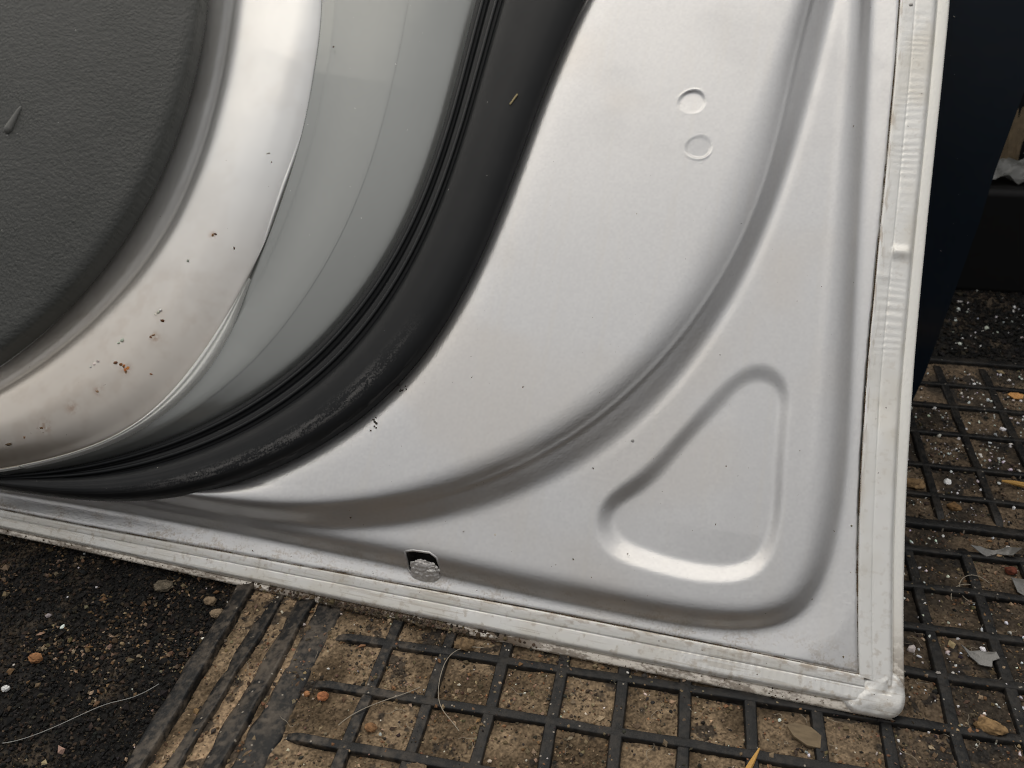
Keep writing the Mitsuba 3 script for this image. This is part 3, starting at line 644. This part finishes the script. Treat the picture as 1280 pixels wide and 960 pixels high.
# ------------------------------------------------------------------ rubber mats
def rib_mesh(p0, p1, half, top, base=-0.0042, n=None, seed=0, rough=0.22, ridge=False):
    """A moulded rib with rounded top between two floor points (mm), slightly uneven."""
    p0, p1 = np.array(p0, float), np.array(p1, float)
    L = np.linalg.norm(p1 - p0)
    n = n or max(8, int(L / 3))
    d = (p1 - p0) / L
    nn = np.array([-d[1], d[0]])
    s = np.linspace(0, 1, n)
    wob = meshkit.fbm(np.stack([s * L / 24, 0 * s + seed * 7.3, 0 * s], -1), 3, 51) - 0.5
    wob2 = meshkit.fbm(np.stack([s * L / 12, 0 * s + seed * 3.1, 0 * s + 9], -1), 3, 52) - 0.5
    prof = np.array([(-1.25, base * 1000), (-1.12, top - 1.4), (-1.0, top - 0.45), (-0.78, top - 0.05), (0, top - 0.14), (0.78, top - 0.05), (1.0, top - 0.45), (1.12, top - 1.4), (1.25, base * 1000)])
    if ridge:                                       # one steep side with a thin crest, the other sloping into the soil
        prof = np.array([(-1.15, base * 1000), (-1.05, top - 1.4), (-0.92, top - 0.15), (-0.78, top), (-0.6, top - 0.25), (-0.2, top - 0.75), (0.3, top - 1.2), (0.75, top - 1.9), (1.0, top - 2.8), (1.2, base * 1000)])
    c = p0 + (p1 - p0) * s[:, None] + nn * (1.0 * wob)[:, None]
    hw = half * (1 + rough * wob2)
    end = np.clip(np.minimum(s, 1 - s) * L / 11, 0, 1)
    end = end * (2 - end)
    hw = hw * (0.55 + 0.45 * end)
    xy = c[:, None] + nn * (hw[:, None] * prof[:, 0])[..., None]
    z = np.where(prof[:, 1] > base * 1000 + 0.01, prof[:, 1] + (0.9 * wob2 + 4.5 * (end - 1))[:, None], prof[:, 1])
    P = np.concatenate([xy, z[..., None]], -1) * MM
    return trimesh.Trimesh(P.reshape(-1, 3), grid_faces(*z.shape), process=False)


XR = [25.0 * k + 0.0 for k in range(0, 17)]
YR = [25.0 * k + 0.0 for k in range(-5, 5)]
mat = thing('rubber_mat', 'black grid rubber mat caked in brown soil under the door corner', 'rubber mat')
base = trimesh.creation.box([520 * MM, 260 * MM, 2 * MM], transform=trimesh.transformations.translation_matrix([180 * MM, -16 * MM, -5.0 * MM]))
put('base_sheet', base, 'mat_rubber', mat)
s_ = 0
for y in YR:
    x0 = -28
    put('rib', rib_mesh((x0, y + 0.6), (430, y + 0.6), 1.95, 0.35, seed=(s_ := s_ + 1)), 'mat_rubber', mat, smooth=True)
for x in XR:
    put('rib', rib_mesh((x, -145), (x, 110), 2.25, 0.15, seed=(s_ := s_ + 1)), 'mat_rubber', mat, smooth=True)
put('border_strip', rib_mesh((-33.5, -145), (-33.5, 112), 5.6, -0.9, n=160, rough=0.5, seed=(s_ := s_ + 1)), 'mat_rubber', mat, smooth=True)
for x, hw, tp_, sl in ((-76.8, 4.6, 1.9, 0.02), (-60.5, 3.8, 0.3, -0.02), (-46.0, 4.6, 1.0, -0.01)):
    put('border_ridge', rib_mesh((x + sl * 145 + 0, -145), (x - sl * 112, 112), hw, tp_, n=160, rough=0.4, ridge=True, seed=(s_ := s_ + 1)), 'mat_rubber', mat, smooth=True, label='raised border ridge along the left edge of the mat')

mat2 = thing('rubber_mat', 'second black grid rubber mat, beyond the first at the right, flecked with white grit', 'rubber mat')
base = trimesh.creation.box([420 * MM, 172 * MM, 2 * MM], transform=trimesh.transformations.translation_matrix([300 * MM, 203 * MM, -4.9 * MM]))
put('base_sheet', base, 'mat_rubber', mat2)
for y, hw, tp_ in ((119.5, 2.6, 0.9), (143, 1.6, 0.1), (169, 1.6, 0.1), (201, 1.6, 0.1), (230.5, 1.6, 0.1), (255.5, 1.6, 0.1), (286, 2.6, 0.9)):
    put('rib', rib_mesh((95, y + (y - 200) * 0.0 + 2), (505, y - 2), hw, tp_, seed=(s_ := s_ + 1)), 'mat_rubber', mat2, smooth=True)
for k in range(-5, 9):
    x = 245 + 26.6 * k
    put('rib', rib_mesh((x, 121), (x + 1.0, 285), 2.0, -0.1, seed=(s_ := s_ + 1)), 'mat_rubber', mat2, smooth=True)

# ------------------------------------------------------------------ soil in the cells, crumbs, grit, fibres
gx_, gy_ = np.arange(-84, 432, 1.2), np.arange(-140, 118, 1.2)
X2, Y2 = np.meshgrid(gx_, gy_, indexing='ij')
q3 = np.stack([X2 / 14, Y2 / 14, 0 * X2], -1)
Z2 = -2.0 + 2.0 * (meshkit.fbm(q3, 4, 61) - 0.5) + 0.5 * (meshkit.noise(q3 * 9, 62) - 0.5) + 0.5 * np.clip((10 - X2) / 60, 0, 1)
ok = ((X2 > -74) & ~((X2 > -83) & (X2 < -74)))
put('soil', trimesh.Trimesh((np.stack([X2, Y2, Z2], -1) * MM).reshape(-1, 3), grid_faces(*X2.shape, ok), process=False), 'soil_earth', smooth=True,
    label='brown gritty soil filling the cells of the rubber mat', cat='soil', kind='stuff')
gx_, gy_ = np.arange(92, 508, 1.4), np.arange(118, 288, 1.4)
X2, Y2 = np.meshgrid(gx_, gy_, indexing='ij')
q3 = np.stack([X2 / 14, Y2 / 14, 0 * X2 + 5], -1)
Z2 = -2.1 + 2.0 * (meshkit.fbm(q3, 4, 63) - 0.5) + 0.5 * (meshkit.noise(q3 * 9, 64) - 0.5)
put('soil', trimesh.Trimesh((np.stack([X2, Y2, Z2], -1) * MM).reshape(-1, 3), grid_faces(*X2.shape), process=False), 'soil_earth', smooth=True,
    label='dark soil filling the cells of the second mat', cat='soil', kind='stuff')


def floor_level(x, y):
    on1, on2 = (x > -74) & (y < 118), (x > 92) & (y >= 118) & (y < 288)
    q = np.stack([x / 14, y / 14, 0 * x], -1)
    z1 = -2.0 + 2.0 * (meshkit.fbm(q, 4, 61) - 0.5) + 0.5 * np.clip((10 - x) / 60, 0, 1)
    return np.where(on1, z1, np.where(on2, -1.9, -4.2))


def scatter(name, n, box, sizes, colors, keep_if, label, mat_, base=OCTA, flat=0.75, spread=0.3, lift=0.3, cat=None):
    x, y = rng.uniform(box[0], box[1], n), rng.uniform(box[2], box[3], n)
    k = rng.random(n) < keep_if(x, y)
    x, y = x[k], y[k]
    sz = sizes(len(x))
    rib = np.minimum(np.abs((x + 12.5) % 25 - 12.5), np.abs((y + 12.5) % 25 - 12.5)) < 1.7
    z = floor_level(x, y)
    z = np.where(rib & (x > -5) & (y < 108) & (rng.random(len(x)) < 0.35), -0.1, z)
    m, c = grains(np.stack([x, y, z + lift * sz], -1) * MM, sz * MM, pick(colors, len(x), spread), base, flat)
    put(name, m, mat_, color=c, kind='stuff', label=label, cat=cat)


def nz(x, y, s, seed):
    return meshkit.fbm(np.stack([x / s, y / s, 0 * x], -1), 3, seed)


BROWN = [(0.14, 0.10, 0.06), (0.10, 0.07, 0.043), (0.22, 0.16, 0.10), (0.05, 0.037, 0.026), (0.30, 0.22, 0.14), (0.035, 0.031, 0.027), (0.20, 0.11, 0.055), (0.15, 0.11, 0.07)]
scatter('soil_crumbs', 62000, (-74, 300, -110, 118), lambda n: rng.gamma(1.5, 0.22, n) + 0.13, BROWN, lambda x, y: np.clip(0.25 + 1.6 * (nz(x, y, 12, 71) - 0.35), 0.1, 1), 'loose brown soil crumbs over the first mat', 'vertex_dirt', cat='soil crumbs')
DARK = [(0.05, 0.038, 0.028), (0.03, 0.027, 0.024), (0.10, 0.07, 0.045), (0.14, 0.10, 0.065), (0.024, 0.022, 0.02)]
scatter('soil_crumbs', 12000, (190, 420, 112, 288), lambda n: rng.gamma(2.0, 0.2, n) + 0.15, DARK, lambda x, y: np.clip(0.2 + 1.6 * (nz(x, y, 12, 72) - 0.35), 0.1, 1), 'loose dark soil crumbs over the second mat', 'vertex_dirt', cat='soil crumbs')
BLACK = [(0.005, 0.005, 0.005), (0.010, 0.009, 0.008), (0.022, 0.017, 0.012), (0.007, 0.007, 0.007), (0.04, 0.028, 0.018), (0.013, 0.012, 0.011)]
scatter('black_crumbs', 60000, (-330, -72, -120, 70), lambda n: rng.gamma(2.0, 0.2, n) + 0.16, BLACK, lambda x, y: 0 * x + 1, 'black crumbly litter on the ground left of the mat', 'vertex_dirt', spread=0.4, cat='crumbs')
scatter('tan_crumbs', 15000, (-330, -80, -120, 70), lambda n: rng.gamma(1.8, 0.26, n) + 0.16, [(0.16, 0.115, 0.07), (0.10, 0.065, 0.036), (0.24, 0.18, 0.12), (0.13, 0.075, 0.035)],
        lambda x, y: np.clip(6 * (nz(x, y, 22, 73) - 0.50), 0.04, 0.95), 'tan soil crumbs scattered over the black ground at left', 'vertex_dirt', cat='crumbs')
scatter('black_crumbs', 16000, (230, 470, 284, 470), lambda n: rng.gamma(2.2, 0.3, n) + 0.3, BLACK[:4], lambda x, y: 0 * x + 1, 'black crumbly litter on the ground beyond the second mat', 'vertex_dirt', spread=0.4, cat='crumbs')
WHITE = [(0.75, 0.75, 0.73), (0.62, 0.62, 0.60), (0.80, 0.80, 0.80), (0.5, 0.48, 0.44)]
scatter('white_grit', 10000, (120, 420, -60, 288), lambda n: rng.gamma(2.0, 0.2, n) + 0.16, WHITE,
        lambda x, y: np.clip((x + 0.35 * y - 135) / 150, 0, 1) * np.clip(3.6 * (nz(x, y, 16, 74) - 0.38), 0.03, 0.8), 'fine white grit sprinkled over the mats at right', 'vertex_grit', base=ICO, flat=0.9, spread=0.12, cat='grit')
scatter('white_grit', 1300, (240, 460, 286, 450), lambda n: rng.gamma(2.2, 0.22, n) + 0.22, WHITE, lambda x, y: np.clip(4 * (nz(x, y, 20, 75) - 0.40), 0.05, 0.8), 'white grit on the shaded black ground beyond the mats', 'vertex_grit', base=ICO, flat=0.9, spread=0.25, cat='grit')
scatter('white_grit', 130, (-330, -80, -120, 60), lambda n: rng.gamma(2.0, 0.22, n) + 0.2, WHITE, lambda x, y: 0 * x + 1, 'sparse white grains on the black ground at left', 'vertex_grit', base=ICO, spread=0.12, cat='grit')
scatter('pale_grit', 420, (-60, 190, -100, 20), lambda n: rng.gamma(2.0, 0.16, n) + 0.15, [(0.5, 0.44, 0.34), (0.6, 0.57, 0.5)], lambda x, y: 0 * x + 0.7, 'sparse pale grains on the soil of the first mat', 'vertex_grit', base=ICO, spread=0.12, cat='grit')


def strand(p, r):
    k = np.arange(len(p))
    p = CubicSpline(k, np.array(p, float))(np.linspace(0, len(p) - 1, 40))
    return tube(p * MM, r * MM, 5)


bsdf('fibre', base_color=rgb(0.30, 0.26, 0.20), roughness=0.6)
bsdf('pale_fibre', base_color=rgb(0.30, 0.30, 0.28), roughness=0.5)
put('hair_strand', strand([(41, 4, 1.4), (32, 2, 1.5), (27, -6, 1.2), (28, -20, 0.6), (33, -29, 1), (41, -36, 0.8)], 0.16), 'fibre', label='long pale hair curling over the mat ribs below the door', cat='hair', group='hairs lying on the mat and ground')
put('hair_strand', strand([(-6, -42, 0.3), (2, -33, 1.0), (12, -26, 1.2), (20, -19, 0.2)], 0.16), 'fibre', label='short straight hair crossing a mat rib left of the curled hair', cat='hair', group='hairs lying on the mat and ground')
put('hair_strand', strand([(-134, -72, -3), (-118, -62, -2.4), (-106, -50, -2.6), (-97, -45, -2.2), (-88, -36, -2.0)], 0.14), 'pale_fibre', label='pale wavy hair on the black ground left of the mat', cat='hair', group='hairs lying on the mat and ground')
put('hair_strand', strand([(256, 82, 0.4), (246, 84, 0.2), (243, 74, -1), (250, 70, -1.2), (253, 78, -1), (245, 80, -0.5), (238, 70, -1)], 0.17), 'fibre', label='looped hair in a mat cell right of the door', cat='hair', group='hairs lying on the mat and ground')
lint = []
for k in range(110):
    x, y = (rng.uniform(-60, 280), rng.uniform(-80, 105)) if k % 3 else (rng.uniform(150, 260), rng.uniform(-30, 60))
    L, a = rng.uniform(3, 9), rng.uniform(0, 6.28)
    p = [(x, y, floor_level(np.array([x]), np.array([y]))[0] + 0.6)]
    for _ in range(4):
        a += rng.normal(0, 0.7)
        p.append((p[-1][0] + L / 4 * np.cos(a), p[-1][1] + L / 4 * np.sin(a), p[0][2] + rng.uniform(0, 1.2)))
    lint.append(strand(p, 0.075))
put('lint', trimesh.util.concatenate(lint), 'fibre', label='thin lint fibres tangled over the soil', cat='lint', kind='stuff')


# single stones, leaf bits, shards
def lump(name, x, y, z, size, colour, label, cat, seed, group=None, sub=3, rough=0.9, rot=0.0, jag=0.9):
    b = trimesh.creation.icosphere(subdivisions=sub)
    v = np.array(b.vertices)
    v = v * (1 + jag * (meshkit.fbm(v * 1.6 + seed, 3, seed) - 0.5)[:, None] + 0.2 * (meshkit.noise(v * 5, seed + 1) - 0.5)[:, None]) * np.array(size)
    c, s = np.cos(rot), np.sin(rot)
    v = v @ np.array([[c, s, 0], [-s, c, 0], [0, 0, 1]])
    nm = 'tone_' + name + '_' + str(seed)
    lo_, hi_ = np.array(colour) * 0.4, np.array(colour) * 0.95
    bsdf(nm, base_color=proc(lambda p, n, uv: mix(lo_.tolist(), hi_.tolist(), smoothstep(0.25, 0.7, fbm(p.x * 700, p.y * 700, p.z * 700, 4)))), roughness=rough, specular=0.3)
    z = z + (0.7 if x > -60 else 0)
    put(name, trimesh.Trimesh((v + [x, y, z]) * MM, b.faces, process=False), nm, smooth=True, label=label, cat=cat, group=group)


lump('pebble', 238, 3.5, -0.6, (5.4, 3.4, 2.4), (0.30, 0.19, 0.09), 'largest tan pebble on the mat right of the door corner', 'pebble', 3, rot=-0.3)
lump('pebble', 32.5, 5, -0.2, (4.2, 3.2, 2.6), (0.21, 0.14, 0.075), 'round brown pebble against the lower door lip', 'pebble', 5)
lump('pebble', -149, -33.6, -2.6, (3.4, 2.2, 1.6), (0.33, 0.16, 0.07), 'orange brown stone on the black ground at left', 'pebble', 7)
lump('pebble', -17.7, -30, -1.2, (2.2, 1.9, 1.4), (0.45, 0.18, 0.08), 'orange brick crumb below a rib near the mat border', 'pebble', 9)
lump('pebble', -24.6, -30, -1.4, (1.3, 1.2, 1.0), (0.42, 0.2, 0.09), 'smaller orange crumb beside the brick crumb', 'pebble', 11)
lump('pebble', 6.5, -40, -1.2, (2.4, 1.8, 1.4), (0.28, 0.15, 0.07), 'small rounded brown pebble in the mat cell under the straight hair', 'pebble', 13)
lump('pebble', 29, -53, -1.5, (3.8, 3.2, 1.5), (0.20, 0.14, 0.085), 'flat brown stone in the mat cell at the bottom middle', 'pebble', 15)
lump('pebble', -151, -49.5, -2.8, (1.5, 1.4, 1.2), (0.8, 0.8, 0.78), 'bright white grain at the left edge of the picture', 'pebble', 17, rough=0.5)
lump('pebble', -118, 15.5, -2.8, (4.6, 3.4, 1.4), (0.17, 0.14, 0.10), 'flat tan soil lump under the lower lip at left', 'pebble', 19)
lump('pebble', -90.8, 10.5, -2.6, (3.0, 2.2, 1.4), (0.26, 0.19, 0.12), 'tan crumb pair left of the mat border, upper one', 'pebble', 21)
lump('pebble', -83.5, 4.5, -2.6, (3.4, 2.4, 1.3), (0.27, 0.20, 0.13), 'tan crumb pair left of the mat border, lower one', 'pebble', 23)
lump('pebble', 268, 93, -1.4, (2.6, 2.2, 1.5), (0.20, 0.06, 0.035), 'dark red crumb at the right edge of the first mat', 'pebble', 25)
lump('pebble', 237.0, 151.8, -1.4, (5.0, 3.6, 1.8), (0.28, 0.18, 0.09), 'tan lump beside the right hem on the second mat', 'pebble', 27)
lump('pebble', 253, 136, -1.5, (3.2, 2.6, 1.6), (0.24, 0.14, 0.06), 'rust brown crumb near the front rib of the second mat', 'pebble', 28)


def flake(name, x, y, z, pts, thick, mat_, label, cat, rot=0.0, tilt=(0, 0), bend=0.0):
    """A thin curved chip cut from a polygon."""
    pts = np.array(pts, float)
    s = shapely.Polygon(pts)
    m = trimesh.creation.extrude_polygon(s, thick, engine='earcut')
    m = m.subdivide_to_size(1.3)
    v = np.array(m.vertices)
    v[:, 2] += bend * (v[:, 0] ** 2 - 0.4 * v[:, 1] ** 2) / 20 + 0.5 * (meshkit.fbm(np.stack([v[:, 0] / 3, v[:, 1] / 3, 0 * v[:, 0]], -1), 2, 81) - 0.5) + tilt[0] * v[:, 0] + tilt[1] * v[:, 1]
    c, q = np.cos(rot), np.sin(rot)
    v = v @ np.array([[c, q, 0], [-q, c, 0], [0, 0, 1]])
    put(name, trimesh.Trimesh((v + [x, y, z]) * MM, m.faces, process=False), mat_, label=label, cat=cat)


bsdf('bark', base_color=proc(lambda p, n, uv: mix([0.10, 0.07, 0.04], [0.19, 0.14, 0.08], fbm(p.x * 300, p.y * 900, p.z * 300, 3))), roughness=0.8)
bsdf('dry_leaf', base_color=proc(lambda p, n, uv: mix([0.42, 0.20, 0.06], [0.55, 0.29, 0.10], fbm(p.x * 400, p.y * 400, p.z * 400, 3))), roughness=0.7)
bsdf('clear_shard', base_color=rgb(0.13, 0.125, 0.115), roughness=0.25, specular=0.6, clearcoat=0.7)
bsdf('stick_wood', base_color=rgb(0.50, 0.28, 0.07), roughness=0.6)
flake('bark_chip', 169, -13, -0.2, [(-6, 2.5), (-3, 4.6), (3, 3.6), (6.4, 0.6), (5.6, -4.6), (1, -4.2), (-3.5, -1.4)], 0.9, 'bark', 'flat brown bark chip on the mat below the door corner', 'bark chip', tilt=(0, 0.08))
flake('plastic_shard', 242.5, 38, -0.6, [(-7, 4.5), (-4, 2.2), (0, 3.2), (6, 2.6), (6.6, -0.5), (3.8, -1.6), (3.2, -4.2), (-1.2, -3.6), (-4.2, -0.6)], 0.5, 'clear_shard', 'clouded clear plastic shard in a mat cell right of the door', 'plastic shard', tilt=(0.05, 0.1), bend=0.5)
flake('plastic_shard', 263, 102, 0.2, [(-11, 1.0), (-6, 2.8), (0, 2.0), (6, 4.0), (11, 1.5), (7, -1.4), (1, 0.2), (-4, -2.4)], 0.4, 'clear_shard', 'shiny crumpled plastic shard over the back rib of the first mat', 'plastic shard', tilt=(0.05, 0.15), bend=0.6)
flake('plastic_shard', 273, 82, -0.6, [(-7, 5), (0, 6), (6, 3), (7, -4), (0, -6), (-6, -3)], 0.4, 'clear_shard', 'dull round plastic shard beside the dark red crumb', 'plastic shard', tilt=(0.05, 0.1), bend=0.5)
flake('leaf_bit', 310.6, 248.5, -0.8, [(-4.6, 0.4), (-2.0, 3.4), (2.2, 3.6), (4.6, 1.0), (3.0, -2.8), (-1.6, -3.2)], 0.5, 'dry_leaf', 'orange dry leaf bit on the second mat', 'leaf', bend=0.5)
put('wood_splinter', tube(np.array([(281, 161, -0.2), (286, 160, 0), (291, 158.5, 0.2), (297, 157.0, -0.2)]) * MM, MM * np.array([0.5, 1.2, 1.4, 1.0]), 7), 'stick_wood', label='yellow wood splinter at the right edge on the second mat', cat='splinter')
put('wood_splinter', tube(np.array([(146.5, -35, 0.5), (149.5, -29, 0.9), (152.6, -22, 0.6)]) * MM, MM * np.array([1.1, 1.0, 0.3]), 7), 'stick_wood', label='orange wood splinter at the bottom edge left of the bark chip', cat='splinter')
rngs = np.random.default_rng(5)

# ------------------------------------------------------------------ things behind: navy panel, black case, litter on it
bsdf('navy_gloss', base_color=proc(lambda p, n, uv: mix(mix([0.003, 0.008, 0.016], [0.006, 0.013, 0.022], fbm(p.x * 30, p.y * 30, p.z * 30, 3)), [0.030, 0.022, 0.018], 0.7 * smoothstep(0.5, 0.72, fbm(p.x * 14, p.y * 14, p.z * 22, 4)))),
     roughness=0.24, specular=0.35)
P0, UX = np.array([250.97, 233.41, 0.0]), np.array([0.997023, -0.077104, 0.0])
NAVY_EDGE = [(2.1, 16.5), (6.9, 66.8), (11, 109.8), (12.2, 137.2), (16.8, 183), (20, 222), (23, 262)]
a60 = math.radians(84)
UY = np.array([0.077104 * math.cos(a60), 0.997023 * math.cos(a60), math.sin(a60)])
UN = np.cross(UX, UY)
pan = shapely.Polygon([(-330, -2), (-1.0, -2)] + NAVY_EDGE + [(-330, 262)]).buffer(-1.5).buffer(1.5)
m = trimesh.creation.extrude_polygon(pan, 3.0, engine='earcut')
mv = np.array(m.vertices)
put('navy_panel', trimesh.Trimesh((P0 + mv[:, :1] * UX + mv[:, 1:2] * UY + (mv[:, 2:] - 3.0) * UN) * MM, m.faces, process=False), 'navy_gloss', label='glossy dark navy panel leaning behind the silver door at right', cat='panel')
n = 46
q = np.stack([rng.uniform(-40, 30, n), rng.uniform(20, 230, n)], -1)
m, c = grains((P0 + q[:, :1] * UX + q[:, 1:] * UY + 0.2 * UN) * MM, (rng.gamma(1.2, 0.16, n) + 0.08) * MM, pick([(0.35, 0.34, 0.31), (0.2, 0.19, 0.17)], n), OCTA)
put('dust_specks', m, 'vertex_dirt', 'navy_panel', color=c, kind='stuff')
bsdf('black_plastic', base_color=rgb(0.006, 0.006, 0.006), roughness=0.6, specular=0.25)


def rounded_box(x0, x1, y0, y1, z0, z1, r):
    import manifold3d
    s = manifold3d.Manifold.sphere(r, 20)
    m = manifold3d.Manifold.batch_hull([s.translate((x, y, z)) for x in (x0 + r, x1 - r) for y in (y0 + r, y1 - r) for z in (z0 + r, z1 - r)])
    q = m.to_mesh()
    return trimesh.Trimesh(q.vert_properties[:, :3] * MM, q.tri_verts, process=False)


case = thing('black_case', 'black plastic case in the shade beyond the second mat, right edge', 'case')
put('body', rounded_box(150, 620, 402, 560, -6, 74, 5), 'black_plastic', case, smooth=35)
put('lid', rounded_box(146, 624, 446, 566, 74.5, 420, 6), 'black_plastic', case, smooth=35)
bsdf('wrapper_film', base_color=proc(lambda p, n, uv: mix([0.05, 0.05, 0.045], [0.16, 0.16, 0.15], fbm(p.x * 150, p.y * 150, p.z * 150, 3))), roughness=0.3, specular=0.6)
gx3, gy3 = np.linspace(0, 1, 34), np.linspace(0, 1, 14)
U3, V3 = np.meshgrid(gx3, gy3, indexing='ij')
cr = meshkit.fbm(np.stack([U3 * 6, V3 * 3, 0 * U3], -1), 3, 91)
wr = np.stack([308 + 60 * U3, 410 + 18 * V3 + 4 * cr, 75.0 + 12 * np.abs(np.sin(U3 * 7 + V3 * 3)) * cr + 14 * V3 * (0.4 + U3)], -1) * MM
wm = trimesh.Trimesh(wr.reshape(-1, 3), grid_faces(*U3.shape), process=False)
put('crumpled_wrapper', wm, 'wrapper_film', label='crumpled grey wrapper on the ledge of the black case', cat='wrapper')
lv = np.stack([324 + 14 * U3, 430 + 6 * V3 + 5 * cr, 76 + 48 * V3 * (0.7 + 0.6 * cr)], -1) * MM
put('dry_leaf', trimesh.Trimesh(lv.reshape(-1, 3), grid_faces(*U3.shape), process=False), 'bark', label='dull brown dry leaf standing behind the grey wrapper', cat='leaf')
